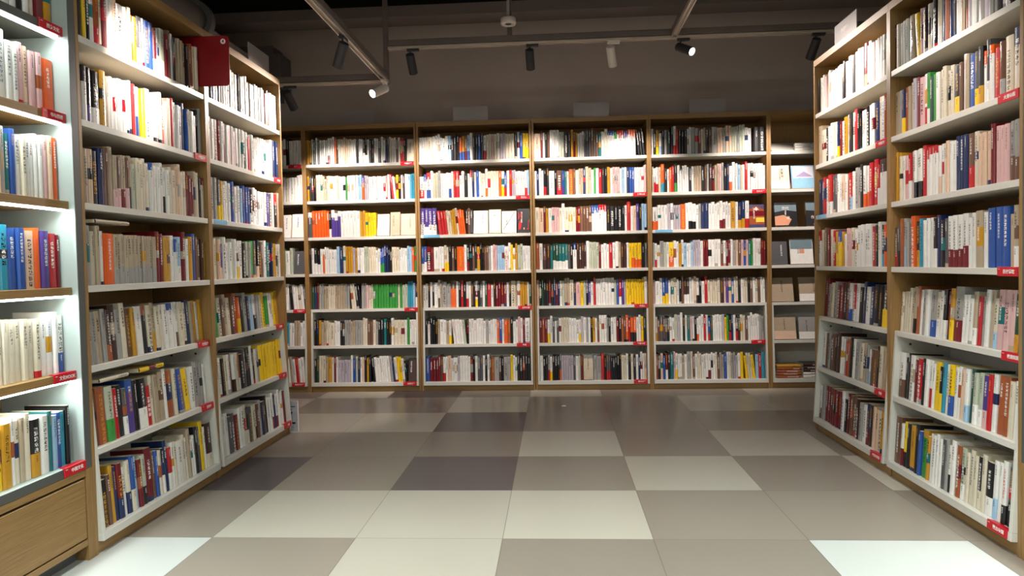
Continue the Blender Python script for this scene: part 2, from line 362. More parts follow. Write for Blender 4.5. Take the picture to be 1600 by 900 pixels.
bookcase('B5', 'oak bookcase at the right end of the back wall with books laid face out', (1.817, YB), 0)
bookcase('LA', 'oak bookcase in the left row next to the lit case, with the red number flag', (XL, 2.573), PI/2)
bookcase('LB', 'oak bookcase at the far end of the left row, its top books glaring white', (XL, 3.573), PI/2)
bookcase('RN', 'oak bookcase in the right row nearest the camera', (XRR, 3.603), -PI/2)
bookcase('RF', 'oak bookcase at the far end of the right row with a clear sign on top', (XRR, 4.603), -PI/2)
LROW = [2.01, 1.69, 1.37, 1.046, .727, .385]
def lit_case(key, label, loc, rz):
    c = empty('lit_bookcase', (*loc, 0), rz, label=label, cat='bookcase')
    CASES[key] = (Matrix.Translation((*loc, 0)) @ Matrix.Rotation(rz, 4, 'Z'), True)
    W, D = 1.0, .34
    for nm, x0, x1 in (('side_panel', .0005, .036), ('side_panel', W-.036, W-.0005)):
        s_ = boxo(nm, c, 'grey_panel', x0, x1, .003, D, .352, 2.31, bev=.0005)
        boxo('edge_strip', s_, 'grey_edge', x0, x1, 0, .0028, .352, 2.31, bev=.0005)
        boxo('base_side', c, 'oak', x0, x1, 0, D, 0, .3515, bev=.001)
    boxo('top_panel', c, 'grey_edge', .0005, W-.0005, 0, D, 2.3105, 2.35)
    boxo('back_panel', c, 'oak', .037, W-.037, D-.014, D-.002, .386, 2.31, bev=0)
    for k, z in enumerate(LROW[:5]):
        s_ = boxo('shelf', c, 'grey_edge' if k == 0 else 'oak_h', .037, W-.037, .025, D-.015, z-.03, z, bev=.001)
        boxo('led_strip', s_, 'led', .045, W-.045, .034, .05, z-.038, z-.0305, bev=0)
        ld = bpy.data.lights.new('led_light', 'AREA'); ld.shape = 'RECTANGLE'; ld.size = .88; ld.size_y = .016; ld.energy = E_LED; ld.color = (.88, 1, .98); ld.spread = math.radians(170)
        lo = bpy.data.objects.new('led_light', ld); C.objects.link(lo); lo.parent = s_; lo.location = (W/2, .042, z-.0395); lo.rotation_euler = (-.35, 0, 0)
    boxo('counter', c, 'grey_panel', .037, W-.037, .003, D-.015, .358, .385, bev=.0005)
    boxo('counter_edge', c, 'grey_edge', .037, W-.037, .0, .0028, .353, .385, bev=.0005)
    boxo('rail', c, 'oak_h', .037, W-.037, .001, .02, .325, .3525)
    boxo('drawer_box', c, 'shadowgap', .037, W-.037, .021, D-.02, .075, .32, bev=0)
    d = boxo('drawer_front', c, 'oak_h', .041, W-.041, .002, .0205, .088, .316)
    boxo('bottom_rail', c, 'oak_h', .037, W-.037, .001, .02, .058, .082)
    boxo('plinth', c, 'grey_edge', .037, W-.037, .05, .065, 0, .057)
lit_case('LL', 'pale grey bookcase lit by strips under its shelves, with an oak drawer below', (XL, 1.572), PI/2)
lit_case('RL', 'pale grey lit bookcase at the near end of the right row', (XRR, 2.602), -PI/2)
cb = bmesh.new()
M_LL = CASES['LL'][0]
for z1, z0 in ((.99, .745), (.67, .41)):
    pts = [Vector((.83, .31, z1)), Vector((.835, .28, z1-.04)), Vector((.815, .27, z1-.14)), Vector((.80, .29, z0+.03)), Vector((.80, .31, z0))]
    for a, b in zip(pts, pts[1:]): tube(cb, M_LL @ a, M_LL @ b, .006, seg=10)
tag(obj('power_cable', cb, 'cable', None, True), 'white power cable hanging inside the lit bookcase behind the books', 'cable')

# ------------------------------------------------------------------ books: one geometry routine
class Acc:
    def __init__(s): s.v = []; s.f = []; s.col = []; s.ink = []; s.tx = []; s.uv = []
    def face(s, pts, col, ink=(0,0,0), tx=(0,0,0,0), uv=None):
        n = len(s.v); s.v += pts; s.f.append(tuple(range(n, n+len(pts))))
        for k in range(len(pts)):
            s.col += col; s.ink += (*ink, 1); s.tx += tx; s.uv += (uv[k] if uv else (9., 9.))
    def build(s, name, parent=None):
        me = bpy.data.meshes.new(name); me.from_pydata(s.v, [], s.f)
        for nm, d in (('col', s.col), ('ink', s.ink), ('tx', s.tx)):
            a = me.color_attributes.new(nm, 'FLOAT_COLOR', 'CORNER'); a.data.foreach_set('color', d)
        uvl = me.uv_layers.new(name='UVMap'); uvl.data.foreach_set('uv', s.uv)
        me.materials.append(M['book']); me.update()
        o = bpy.data.objects.new(name, me); C.objects.link(o)
        if parent: o.parent = parent
        return o
PAGE = (*lin((228, 216, 190)), .8)
def book_geo(cov, pag, b, X):
    """cov / pag: accumulators for the cover and the page block; b: dict of the book; X: matrix."""
    t, h, d = b['t'], b['h'], b['d']
    bu = min(.3*t, .005); c = .0011
    P = [(-t/2, d), (-t/2, bu), (-t*.3, bu*.25), (0, 0), (t*.3, bu*.25), (t/2, bu), (t/2, d)]
    I = [(-t/2+c, d), (-t/2+c, bu+c), (-t*.3+c*.5, bu*.25+c), (0, c), (t*.3-c*.5, bu*.25+c), (t/2-c, bu+c), (t/2-c, d)]
    s = max(.0035, min(t*.58, b.get('ts', .011))); seed = b['seed']
    gl = b['gloss']
    V = lambda x, y, z: tuple(X @ Vector((x, y, z)))
    for z0, z1, ck, inkc in b['secs']:
        colr = (*[x*b['v'] for x in lin(PAL[ck])], gl); ink = lin(PAL[inkc])
        for k in range(6):
            (xa, ya), (xb, yb) = P[k], P[k+1]
            tx, uv = (0,0,0,0), None
            if 1 <= k <= 4:
                tx = (b['t0']/40, b['t1']/40, seed, 1.0)
                uv = [(xa/s, (h-z0)/s), (xb/s, (h-z0)/s), (xb/s, (h-z1)/s), (xa/s, (h-z1)/s)]
            elif b.get('face') and k in (0, 5):
                s2 = .014; cy = d*b.get('tcol', .5)
                tx = (2/40, 9/40, seed, 1.0)
                uv = [((ya-cy)/s2, (h-z0)/s2), ((yb-cy)/s2, (h-z0)/s2), ((yb-cy)/s2, (h-z1)/s2), ((ya-cy)/s2, (h-z1)/s2)]
            cov.face([V(xa, ya, z0), V(xb, yb, z0), V(xb, yb, z1), V(xa, ya, z1)], colr, ink, tx, uv)
    ctop = (*[x*b['v'] for x in lin(PAL[b['secs'][-1][2]])], gl)
    for k in range(6):
        cov.face([V(*P[k], h), V(*P[k+1], h), V(*I[k+1], h), V(*I[k], h)], ctop)
    for xx in (-t/2+c, t/2-c):       # inner faces of the boards
        cov.face([V(xx, d, 0), V(xx, bu+c, 0), V(xx, bu+c, h), V(xx, d, h)], PAGE)
    x, y0, y1, z0, z1 = t/2-c-.0002, bu+c+.0002, d-.002, .0008, h-.002
    for q in (((-x,y0,z1),(x,y0,z1),(x,y1,z1),(-x,y1,z1)), ((-x,y1,z0),(x,y1,z0),(x,y1,z1),(-x,y1,z1)),
              ((-x,y0,z0),(x,y0,z0),(x,y1,z0),(-x,y1,z0)), ((-x,y0,z0),(-x,y1,z0),(-x,y1,z1),(-x,y0,z1)), ((x,y0,z0),(x,y1,z0),(x,y1,z1),(x,y0,z1))):
        pag.face([V(*p) for p in q], PAGE)
def band_geo(acc, b, zb, ck, inkc):
    t, d = b['t']+.0006, b['d']*.98; bu = min(.3*t, .005); e = .0003
    P = [(-t/2, d), (-t/2, bu), (-t*.3, bu*.25-e), (0, -e), (t*.3, bu*.25-e), (t/2, bu), (t/2, d)]
    s = max(.004, min(t*.45, .008)); col = (*lin(PAL[ck]), .45); ink = lin(PAL[inkc])
    for k in range(6):
        (xa, ya), (xb, yb) = P[k], P[k+1]
        tx, uv = (0,0,0,0), None
        if 1 <= k <= 4: tx = (1.0/40, 4.0/40, b['seed'], 1); uv = [(xa/s, zb/s), (xb/s, zb/s), (xb/s, 0), (xa/s, 0)]
        acc.face([(xa, ya, .0003), (xb, yb, .0003), (xb, yb, zb), (xa, ya, zb)], col, ink, tx, uv)

TOK = re.compile(r'^([a-zA-Z#_])([a-zA-Z]?)(\d*)(?:\^([a-zA-Z]))?(?:/([a-zA-Z]))?(?:\^([a-zA-Z]))?(?:\*([\d.]+))?([~+\-]*)$')
DARK = set('kGBRMNempbrOoe'); BOOKS = []
def make_book(ck, band, top, t, h, d, n=0):
    r = random.random
    ink = 'k' if ck not in DARK else ('w' if r() < .7 else 'Y')
    if ck == 'w' and r() < .25: ink = random.choice('rBbR')
    gloss = random.choice((.18, .22, .26, .38, .45, .5))
    secs = [(0, h, ck, ink)]
    zb = None
    if band: zb = h*random.uniform(.3, .42)
    if top: z2 = h*random.uniform(.68, .85); secs = [(0, z2, ck, ink), (z2, h, top, 'w' if top in DARK else 'k')]
    q = r()
    if not top and q < .12:      # a picture or coloured block in the middle of the spine
        za, zc = h*random.uniform(.35, .5), h*random.uniform(.6, .72); cc = random.choice('mkrBtgOYeR')
        secs = [(0, za, ck, ink), (za, zc, cc, 'w'), (zc, h, ck, ink)]
    elif not top and not band and q < .2:
        za = h*random.uniform(.06, .12); secs = [(0, za, random.choice('krBgt'), 'w'), (za, h, ck, ink)]
    return dict(ts=random.choice((.006, .008, .0095, .012)) if t < .032 else random.choice((.012, .015, .02)), t=t, h=h, d=d, ck=ck, band=band, top=top, zb=zb, ink=ink, gloss=gloss, secs=secs, seed=r(), v=random.uniform(.9, 1.0), t0=random.choice((1.5, 2.0, 2.6)), t1=random.choice((7, 8.5, 10, 12)))
ROWNAME = ['top shelf', 'second shelf', 'third shelf', 'fourth shelf', 'fifth shelf', 'sixth shelf', 'bottom shelf']
def fill(key, row, spec, endgap=.003):
    X, lit = CASES[key]
    if lit:
        z = LROW[row]; base = X @ Matrix.Translation((0, .025 if row < 5 else .0, z+.0006)); xa, xb = .0375, 1-.0375
    elif row < 4:
        base = X @ Matrix.Translation((0, .003, ROWZ[row]+.0006)); xa, xb = .020, .980
    else:
        base = X @ tray_m() @ Matrix.Translation((0, .0, TRAYROWS[row-4]+.0006)); xa, xb = (.020, .980) if row == 4 else (.038, .962)
    xb -= endgap
    items = []
    for tk in spec.split():
        if tk[0] == '?':
            for _ in range(int(tk[1:])):
                items.append(['b', random.choice('wwwwccctgggkkGrRoYybBlenpPmMfs'), random.choice((None,)*5 + tuple('wryb')), None, random.uniform(.7, 1.4), '', random.gauss(0, .008)])
            continue
        m = TOK.match(re.sub('[~+-]', '', tk) + ''.join(ch for ch in tk if ch in '~+-'))
        if not m: raise ValueError(tk)
        a, a2, n, top, band, top2, mul, mod = m.groups()
        if a == '#': items.append(['f', a2, band, top or top2, float(n or 5), mod, 0]); continue
        if a == '_': items.append(['g', '', None, None, float(n or 1), mod, 0]); continue
        dh = random.gauss(0, .009); run = random.uniform(.85, 1.15)
        n = int(n or 1)
        for k in range(n):
            items.append(['b', a, band, top or top2, float(mul or 1)*run*random.uniform(.9, 1.1), mod, dh + random.gauss(0, .0012 if n > 2 else .006)])
    lean = math.radians(5.5)
    gaps = 0; prev = False
    for it in items:
        ln = '~' in it[5]
        if ln and not prev: gaps += .21*math.sin(lean)+.001
        prev = ln
    tot = sum(it[4] for it in items)
    u = (xb - xa - gaps - .0009*len(items)) / tot
    x = xa; prev = False; idx = 0; cnt = sum(1 for i in items if i[0] == 'b')
    for it in items:
        kind, ck, band, top, wd, mod, dh = it; t = wd*u; ln = '~' in mod
        if kind == 'g': x += t; prev = False; continue
        if kind == 'f':      # face-out book: cover towards the room, leaning back
            hh = random.uniform(.19, .215); th = .018
            bw = min(t-.006, .19)
            b = make_book(ck, band, top, th, hh, bw); b['face'] = True; b['tcol'] = random.choice((.35, .5, .65))
            a = math.radians(10)
            # local book: x thickness, y depth -> cover plane; turn so +x side faces the viewer
            Mx = base @ Matrix.Translation((x+(t-bw)/2, .025, .004)) @ Matrix.Rotation(-a, 4, 'X') @ Matrix.Rotation(-PI/2, 4, 'Z') @ Matrix.Translation((-th/2, 0, 0))
            Mx = base @ Matrix.Translation((x+(t-bw)/2, .02+th/2+.004, .004)) @ Matrix.Rotation(-a, 4, 'X') @ Matrix.Rotation(-PI/2, 4, 'Z')
            b.update(M=Mx, key=key, row=row, idx=idx, n=cnt, lean=False, faceout=True); BOOKS.append(b)
            x += t+.0009; prev = False; continue
        h = .218 + dh + (.022 if '+' in mod else 0) - (.03 if '-' in mod else 0)
        h = max(.17, min(.262, h)); d = random.uniform(.145, .165)
        if ln and not prev: x += .21*math.sin(lean)+.001
        yj = random.uniform(.012, .021) + (.018 if lit else .009 if row >= 4 else 0)
        idx += 1
        b = make_book(ck, band, top, t, h, d)
        R_ = Matrix.Rotation(-lean, 4, 'Y') if ln else Matrix.Identity(4)
        b['M'] = base @ Matrix.Translation((x, yj, 0)) @ R_ @ Matrix.Translation((t/2, 0, 0))
        b.update(key=key, row=row, idx=idx, n=cnt, lean=ln, faceout=False); BOOKS.append(b)
        x += t+.0009; prev = ln

FILL = {
'B0': ['?26 w1 k1 c1 w3 w1 k1 w4', '?26 w1 b1 w1 c1 w3 w2', '?22 #w4 #w4', '?24 n1*1.6 w1*1.4 s1 #G4', '?26 w2 k1~ w2~ c1~ w1~ G1~', '?26 a2*1.3 w2 t2 w2', '?26 w1~ c1~ w1~ t1~ w1~ r1~ w2~'],
'B1': ['Y1*1.5 Y1 s1 k1 w1 G1 w4 w1/R w2 o1 k1 c3 f2 c2 w2 k1 w2 k2/w w1 k2 w2 G1 w2 B1 G1 c1 w2 m1 w1 r2 k1 #c4',
 'Y1 k1 k1*1.2 k1 c3 f1*1.2 s1 c2 w3 f1 w3 n1 w5 l2 o1^p*1.4 v2 w8 P1 w1 r1~ w1~ y1 k1 P1 k1 w2 l1 a2*1.2',
 'G1^w*1.3 o6*1.2 k1/w p1^w*1.2 p1^w*1.2 p1^w*1.2 w6*1.1 Y2 y4 #w5 #t4 #f6',
 'k1 w1 k2/w*1.3 w1*1.3 o1^w w2 w3 l1*1.3 B1*1.6 c1 Y3 v1 Y1 w3*1.2 s2 c3 w2 b2/n B2 k2 c3 w1 w3 l2 o1 n1',
 'N1 B1 R1 g2 t2 c3 t4 g2 c2~ k2~ g2 P1 c2 n9*1.1 c1 n1 s2 a2 l1 B1/w+',
 'k2 Y1 t2 c1 c1 c1*1.6 w1 w1*1.4 k2 g3 t2 g3 c2 m2 c1 g1 k2 e1 k2 w1 c3*1.5 w1 n1 w3',
 'k1 N1 c3 t1 Y1*1.4 c1 R1 w1 v4*1.3 w1 b1 s1 B1 w1 f1 k1 Y1 k1 k1~ w2~ w4~ g1~ B1~ w1~ y1~ y1~ w1~ k1~ #M4'],
'B2': ['w3 c1*2.4 w1/s w2 w2 w1 l1 k1 k2 o1/b Y1/b O1/R l1/b w1 k2 b1 k1 w1/r c2 P1 c2 v1 v1 c3 k1 w1 b1 y2*1.2',
 'w1/r*2 w1^b w1^r/b*1.7 w1 f1 s1 g1 w3 w1 w1/b w1*1.2 r1 r1*1.6 w1 w1 k1*1.8 w1 w1^r B1 w1 b1 w1 c2 w1/o c4 o1*1.2 w1/y b1/r w1 r1 v2 w3 w1 w1/r l1',
 'p4/w*1.6 r3*1.3~ c2~ Y2~ c1~ o2~ o1~ k1 m1 G1 #w7 #s6 #w7 #k6',
 'b2/w*1.2 R1*1.6 R1*1.3 w1*2 w2 c1/y c1/y k1 m1 k1 o1*3 w1 k1/R k1 m1 k1 Y1 k2 m2 g1 w1 P2 l3 w1*1.6 w1 y1 w1 Y1 s2 w3',
 'w2 k1 w1 k1 w1*1.8 w1/G t1 g1*1.8 g1*1.8 o1^m*2.2 w1 k1 r1 k1 w1/r w1 m1 k1 w1/y k1 G1 w1 N1 r1*1.4 w1 M1 R4 w1 k1 c1*1.8 t1 w1 Y3 c1 N1',
 'k1 w1^k k2 k1 t1 w1*1.6 w1 t1*1.2 w1/y w3~ w1~ s1~ k1 w2 w1 w3 w1 g1 w2 w2 o1 b1*1.3 w1 o1*1.5 O1 k1 w2 P1 w1 R1 w1*2',
 'b1*1.8 R1*1.3 R1*1.3 R1 R1 m1 w1/r w1 f1*1.3 w1 w1*2 v1 w3 w1 R1 k1 w1 G2 w1 k1 w1 m1 O1 g1*1.8 M1 k1 g1*1.8 g1 y1 w1 w1 k2 M1 k2'],
'B3': ['f1/w*3.2 R1 w1 k1 m1 w3*1.3 s1 s1 k1*2 k1*1.3 Y1 R1 Y1 w2 w1 G1 G2 m1 G1 m1 e1*1.4 w1*1.3 c1*1.5 w3^b w1^n w3^r w2^p w3^o k2~*1.3 k1~*1.2',
 'w1 B1 w1 w1 k1/r*1.2 k1 w1*2.2 k1 m1/r*2.4 b1/p e1 c1 O1*1.5 m1 c1 t2 B1 t2*1.2 w1 n1 w1 r1 k1 k1 Y1 w1 P3 w1 l1 w1 B1 b2 w4 P1',
 'c1*1.8 f1*1.5 R1^m Y1 w1*1.4 P3 c1 w1*1.4+ c3*1.4 R2 m3 m1 w3^b w3^r k4*1.4 k1 w1 r1*1.3 w1 f1 p1 k1 l2',
 'O1*1.2 w1 M2*1.5 e1 N2/w*1.1 e3/w*1.1 G1 k1 w1^B*1.4 M4 w1 s3 s1 R1 w1 w2 r1*1.3 w2 t1 M2*1.3 w1 y1 y3/o*1.4 k1 G1',
 'f1 k1 N1 k2 R1 k1 B1 R1 B1 w1 s1 t2*1.2 c1*1.6 B1 P1*1.8 y1*1.3 s1 k1 p1 w1 r1*1.2 w3 w4*1.1 s1 b1 r1/w p1 v1 y7*1.1 w1',
 'R1 O1 R1 w1/y w1 G1 w1 G1 w1 c3 w3 w1*1.2 w1/y v1 w1 g1 w1 k1 Y1 w1 m1 w3 g1 k1 w2 R1 k1 O1 m1 o1 r1 o2/k*1.3 w1 w1 y1 k1',
 'w1*1.3 k1 k1 g1/r w1^w/y*1.1 k3 G1/o v5 G1 w1*1.3 s1 R1 #t5 g2*1.8 r1*1.4 k1 G1/r G1/r k3 k2 c2*1.2 w1 k1 c1 k1 w1 B1 w2 f1'],
'B4': ['w1 k1 Y1/y w1/l k1 g1 k1*1.5 k1 w1/r r1 k3 w2 g2*1.2 m1 c1 t1 k1 m1 g1*2.2 f2 g1 f2 s2 g1 s2 w2*1.3 _1 k2*2.4',
 'c1 w1/r w1/r f1 o1/a*1.3 k1 w1 o1 r1 k1/n w1 w1^k w1 w2 k1 w1 t1 t2 k1 M1 g1 M1 R1 t2 P1 g1 k1*1.2 B1 w1/o w1 w1 l1 f1 w1 r1 w1 w2 w3 w1',
 'w1/o*2 w3*1.1 v1 w1 v3 o1*1.8 w1 w2/k*1.5 w1 g1 B2*1.3 w2 w2 w2/R w1 w1 Y1*1.6 w1 B2/Y*1.2 w1/r*1.4+ #O6',
 'g1 w1/r w1 g1*1.4 s1 w1 y1/o*1.7 w2 Y1 w1 l1 w2 l1 v3 w1 R2 w4*1.2 m1 w1 R2 w1 g1 f1 m1 P1 b1 P1 e1 n1 w3 R2',
 'P1 w1*2 w1 b2/y*1.3 w1 c2 w1 k1 m1 M2/w*1.2 w1 w1 f1 w1/k k1 w1 r1 c3 c2 M1*1.6 P1 p1 f1 b1 c2 k1 w1 c2 k1 m1 w1 c1 m1 w2',
 'c1/Y m1 G1*1.2 m1 G1 k1 w2 s1*1.3 v1 w1 k1 w1 e1 P1 w1 k1 w1/o w1 w1 r1 w1 b1/r N1 w2 w2 v1 y1 n1 k1/r B1 w1 k1/r M1 c2 m1 w1 w2 w2 g2',
 'O1 k1 f1 b1 R1/w*1.2 k1 e1*1.4 P1 w1/y w2 t1 w1 g1*1.6 c1 m1 w1 c2 w1 w2 w1/R*1.2 w1 w1 c1 m1 g1 t1 b1*1.3 w1 c1 g2 v1 w1 y1*1.3 y1~ c2~ y1~*1.3 l1*1.3 r1*1.3 a1*1.3'],
'B5': [None, '#c7/w #l9 #w8 #g8 #w8', '#k9 #k9 #c7 #w8', '#G5 #w8 #f5 #w8 #k7', '#t6 #t8/w #g6 #c8', '#t6/f #g7/w #t7 #w8', None],
'LA': ['k2 y1 k1 w1 O1/r*1.4 c1 R1 w2 f1 g1/w*2 w1 c1 o1 Y1 G1/w*2 w1 b2*1.3 R1/w g1 s1/w*1.8 R1*1.4 m1 w1 k1 t2 t2 k1 m1 O1 c2',
 'R1*1.4 w1^k k1/p k1/w*2 Y1*1.6 c1 w2 w1*1.2 w1 w2 r1 w1/b y2*1.2 w1*1.4 w1 w1*1.5 w1 o1 w1 c1 r1 w2 v1 B1 b1 c1 w2 k1 g1',
 'g1 t1 f1*1.2 k1*1.2 B1*1.3 m1*1.2 t1 t1/P m1/P t1/R m1/P t1/G s1*1.2 c1 c2 c1*1.2 w1^b*1.4 w2 w1 w1/k w1 c1 c1 f2 c2 R1 R1 R1 t1 c1 k1 c1^R*1.3',
 'g2*1.1 c1 t1 w1 o1*2.2 t6/g t6/g*.9 R2*1.3 Y1 Y1 w1 w1^b l1/w*1.8 R1*1.3 w1 Y1*1.4 b1 m1 m1 M1 Y1',
 't1 t1/P g1*1.4 g1 t1*1.3 g1 M1/O M1*1.4 g1*1.2 c1 m1 Y1 w1*2.2 k1^O c1*1.2 t1/Y c1 c1 w1*1.4 w1^b*1.7 w1 w1/m c1*1.4 c1 B1*1.2 t1 Y1 c1 Y1',
 'm1*2.2 O1*1.8 s1/n*1.6 r1 k1*1.5 G1/w*1.2 p1^b*2 k1 k1/w*2 r1*1.4- c1 t2 t1*1.5 w1 O1*2 c1 b1*1.5~ y1*2~ w1*1.5 g1*1.4 g2*1.2 w1',
 'R1/w*1.2 k1*1.4 m1 Y1 B1 R1/B*1.6 w1*1.3 c1/B*1.3 b1/c*1.3 l1 R1 s1/k*1.5 R1*2 m1 b1 c1 k1/w B1 r1/w*1.2 w1 c1 w1*2.2 c1*1.3 w1 t1 w2 k1 G1 y1*1.6+ w1 M1/c*2.6'],
'LB': ['P1 c1 k1 b1 w1 B1 w2 w1 P1 w2 w1 k1 w2 w1 R1 w3 w3 w2 R1 m1 w2 w2', 's1 w1 w2 R1 w1 R1 w1 P1 w1 P1 w3 w1/k w1 r1 w2 w1 w4 w2 w1 B2*1.6+',
 'w1 g2 G1/y Y1/y w1 w2 b1 w2 l1 b3 k1/w w2 w3 w1 p1 G1 w1 k1^r*2 f1', 'G1 c1 f1 p1/f w1 w2 s1 w1 w1/y w1 k1 s1 g1 n1 G1 k1/f k1 m1 w1 e1 k1 B1 Y1*1.5 c1 w1',
 'e2*1.3 n1 c1 m1 t1 c1 m1 O1/r o1/y k1 g1 B1 l1*1.5 w1/k g1 c1 y1 n1 w1 w1 y1 Y1', 'f1 c1 w1 k1 c1 w1 m1 w1/M c1*1.3 O1/w k1*1.3 G1 k2 w1 k1 c1 g1 y10*.9 y2',
 'k1/r*1.2 w2/w*1.6 G1*1.2 G1 R1*1.3 w2 c1 k1/c G1 c1 w1/k m1 g1 B1 m1 k1 w2 w1/R B1 w1/R w1 w2 R1'],
'RN': ['m1 c1 w3 t1*1.8 y1*1.3~ P1 k1*1.5 c1 g1 k1*1.5 c1/w B1 O1 B1 k1 w1^b t1 O1 v1 w1 g1*1.8 v1 g2 k1 w2 G1 m1 w1',
 't1*2 g1 B1/y O1 t2 v1 R1 P1*1.8 w1/r n1/w N1*1.3 n1 w1*1.2 c2 c1 c1 k1/y*1.8 m1 w1 t1 b1*1.3 G1/y k1/Y*1.3 w1^o G1/w w1^o r1*1.5 m1/g c1*1.8 c1^B*2 g1',
 'Y2 c1 w1 P1 r1/w P1 w3/k r1 w4^r*.9 w1/f w1 c1*.8 f1 w2*1.2 B3*1.1 m1/r*1.7 c1*1.3 f3*1.2 R1 P3*1.2 g2/m*1.3 g1',
 'm1/r*1.3 G1/k O1 g1/l g2 o1*1.4 k1/Y*1.3 a1*1.3 w2 w1 k1/w B1 k1 G1 w4/R*1.2 w1 w1 t1*1.8 w1*1.2 b3*1.5 t1 t1/w c1',
 'c3 c2 t1/k O1 w1 g1 w1*1.3 g1/b*2.2 c1/w*1.4 w1 k1/w R1 Y1/y*1.4 g1/R*2.2 w1 w2 t1/w r1 g1 w1 t1 c1/l P3*1.2 N1/Y*1.2 k1 c1 O1',
 'w1/m*1.8 k1 k1 w1*1.6 R1 r1*1.5 k1 w1 w1/r w1 y1*1.5 k1/y a1 w1 y1/b*1.4 w2 f1 w1/l N1*1.2 s1/w s1*1.2/w p1/P*1.8 r1 w1 O2*1.2 c1 w1 g1*1.4'.replace('s1*1.2/w', 's1/w*1.2'),
 'm1*2.2 w1/R y1/k k1 Y1*2 k1 b1 n1^Y*1.5 Y1 w2 w2 G1*1.3 g1 w1/k w1 O1*1.5 s1/w*1.6 c1 c1 c1 k1/c c1 k1/w*1.5 w1/l*1.2 w1 w1/k G1/k*1.4 m1'],
'RF': ['k1 c1 w2 P1 f1 w1 w3 w2 k2 w2 w1 k1 w2 w2 R1/t*1.5 w2 P1 w4 c1 B1', 't1*2 c1*2 k1 w2 c1 w1 B1/y R1 w1 Y1*1.5 w1 k1 w1 r1 k1 k1 w2 k1 w2 B1*1.4 c1 w1 O1 P1',
 'B1*1.5 G1 r1*1.3 w1 r1/w*1.6 G2 w2 f1/w w1 O1 r1/l w1 g2 k1 w2/o r2*1.4 r1/w w1^M*2+ w1', 'w1^r c1 t1 m1 R1 c1 r1 Y1/y y1^b*1.4 Y1 w1 P2 c1 w1 w4 r1 k1 w1 k1/a o1 r1',
 'R1*1.3+ g1 c1 g1 R1 R1 k1 R1 w1/b r1/w w1 k1 B1 w1 B1 k1 k1 k1/y*2 k1 w1', 'w1*1.2 m1 g1 B1 m1 M2*1.3 w2 g1 r1 O1 k1 w1 g2 c1 t1 g1 w1/l m2 k1 c1 t1 Y1 v1',
 'w1/m g1*1.3 R6*1.1 w1 k1 R1 m2 M1*1.2 g1 w1 B1/R M1 f2 c1 Y2'],
'LL': ['?18 r1 B1 G1*1.3 w3 k1 w1 c1 R1*1.6 Y1*1.4', '?16 c1*1.8 c1*1.6 l1*1.5 g1 w1 c1 w1*1.5 w2 P1 f1 P2 o1*2.4', '?18 w1*1.3 k1*1.4 s1/w m1 b1/w k1/w y1 f1*1.3 g1 e1 b1 w1*1.2 c1 w1 w2 w1 P1 f1 o1*1.2',
 '?12 b2*1.6 b2*1.6 a1*1.4 b1*1.4 a2*1.4 b2*1.4 f1*1.4 o1*1.3 p1*1.5 r1*1.6 R1*.5', '?14 s1*1.4 s1/w f1^k*1.5 c5 c3 c2*1.1 w2*1.3 w1 w1/b*1.5', '?16 g1 v1*2.4 b1 w1 y1*1.5 Y1*1.5 w1 c1 t1 c1 k1/Y*1.8 w1*1.5 e1 l1 b1 a1 k1 _1'],
'RL': ['?34']*6,
}
for key, rows in FILL.items():
    for r, spec in enumerate(rows):
        if spec: fill(key, r, spec, .016 if (key, r) == ('LA', 0) else .003)

# measure each book in the picture and keep the 300 that show largest as things of their own
def screen_area(b):
    t, h, d = b['t'], b['h'], b['d']
    if b['faceout']: pts = [b['M'] @ Vector(p) for p in ((t/2, 0, 0), (t/2, d, 0), (t/2, d, h), (t/2, 0, h))]
    else: pts = [b['M'] @ Vector(p) for p in ((-t/2, 0, 0), (t/2, 0, 0), (t/2, 0, h), (-t/2, 0, h))]
    q = [project(p) for p in pts]
    if any(p is None for p in q): return 0
    q = [(min(max(x, 0), 1600), min(max(y, 0), 900)) for x, y in q]
    return abs(sum(q[i][0]*q[(i+1) % 4][1] - q[(i+1) % 4][0]*q[i][1] for i in range(4)))/2
for b in BOOKS:
    b['area'] = screen_area(b)
    if b['key'] == 'B0' and b['faceout']: b['area'] *= .2
    if b['key'] == 'RL': b['area'] = 0
    if b['key'] == 'B5':
        px = project(b['M'].translation); b['area'] *= (px is not None and px[0] < 1262)
order = sorted(BOOKS, key=lambda b: -b['area'])
N_OWN = 296
own = order[:N_OWN]; rest = order[N_OWN:]
ORD = ['', 'first','second','third','fourth','fifth','sixth','seventh','eighth','ninth','tenth','eleventh','twelfth','thirteenth','fourteenth','fifteenth','sixteenth','seventeenth','eighteenth','nineteenth']
TENS = {2: 'twent', 3: 'thirt', 4: 'fort', 5: 'fift'}
def ordw(n):
    if n < 20: return ORD[n]
    a, b = divmod(n, 10)
    return TENS[a] + ('ieth' if b == 0 else 'y-' + ORD[b])
CASEN = {'LL': 'lit case', 'LA': 'near left case', 'LB': 'far left case', 'RN': 'near right case', 'RF': 'far right case', 'B0': 'hidden back case', 'B1': 'green-book back case',
         'B2': 'left-centre back case', 'B3': 'middle back case', 'B4': 'right-centre back case', 'B5': 'rightmost back case', 'RL': 'right lit case'}
LROWN = ['top shelf', 'second shelf', 'third shelf', 'fourth shelf', 'fifth shelf', 'counter']
seen_lab = {}
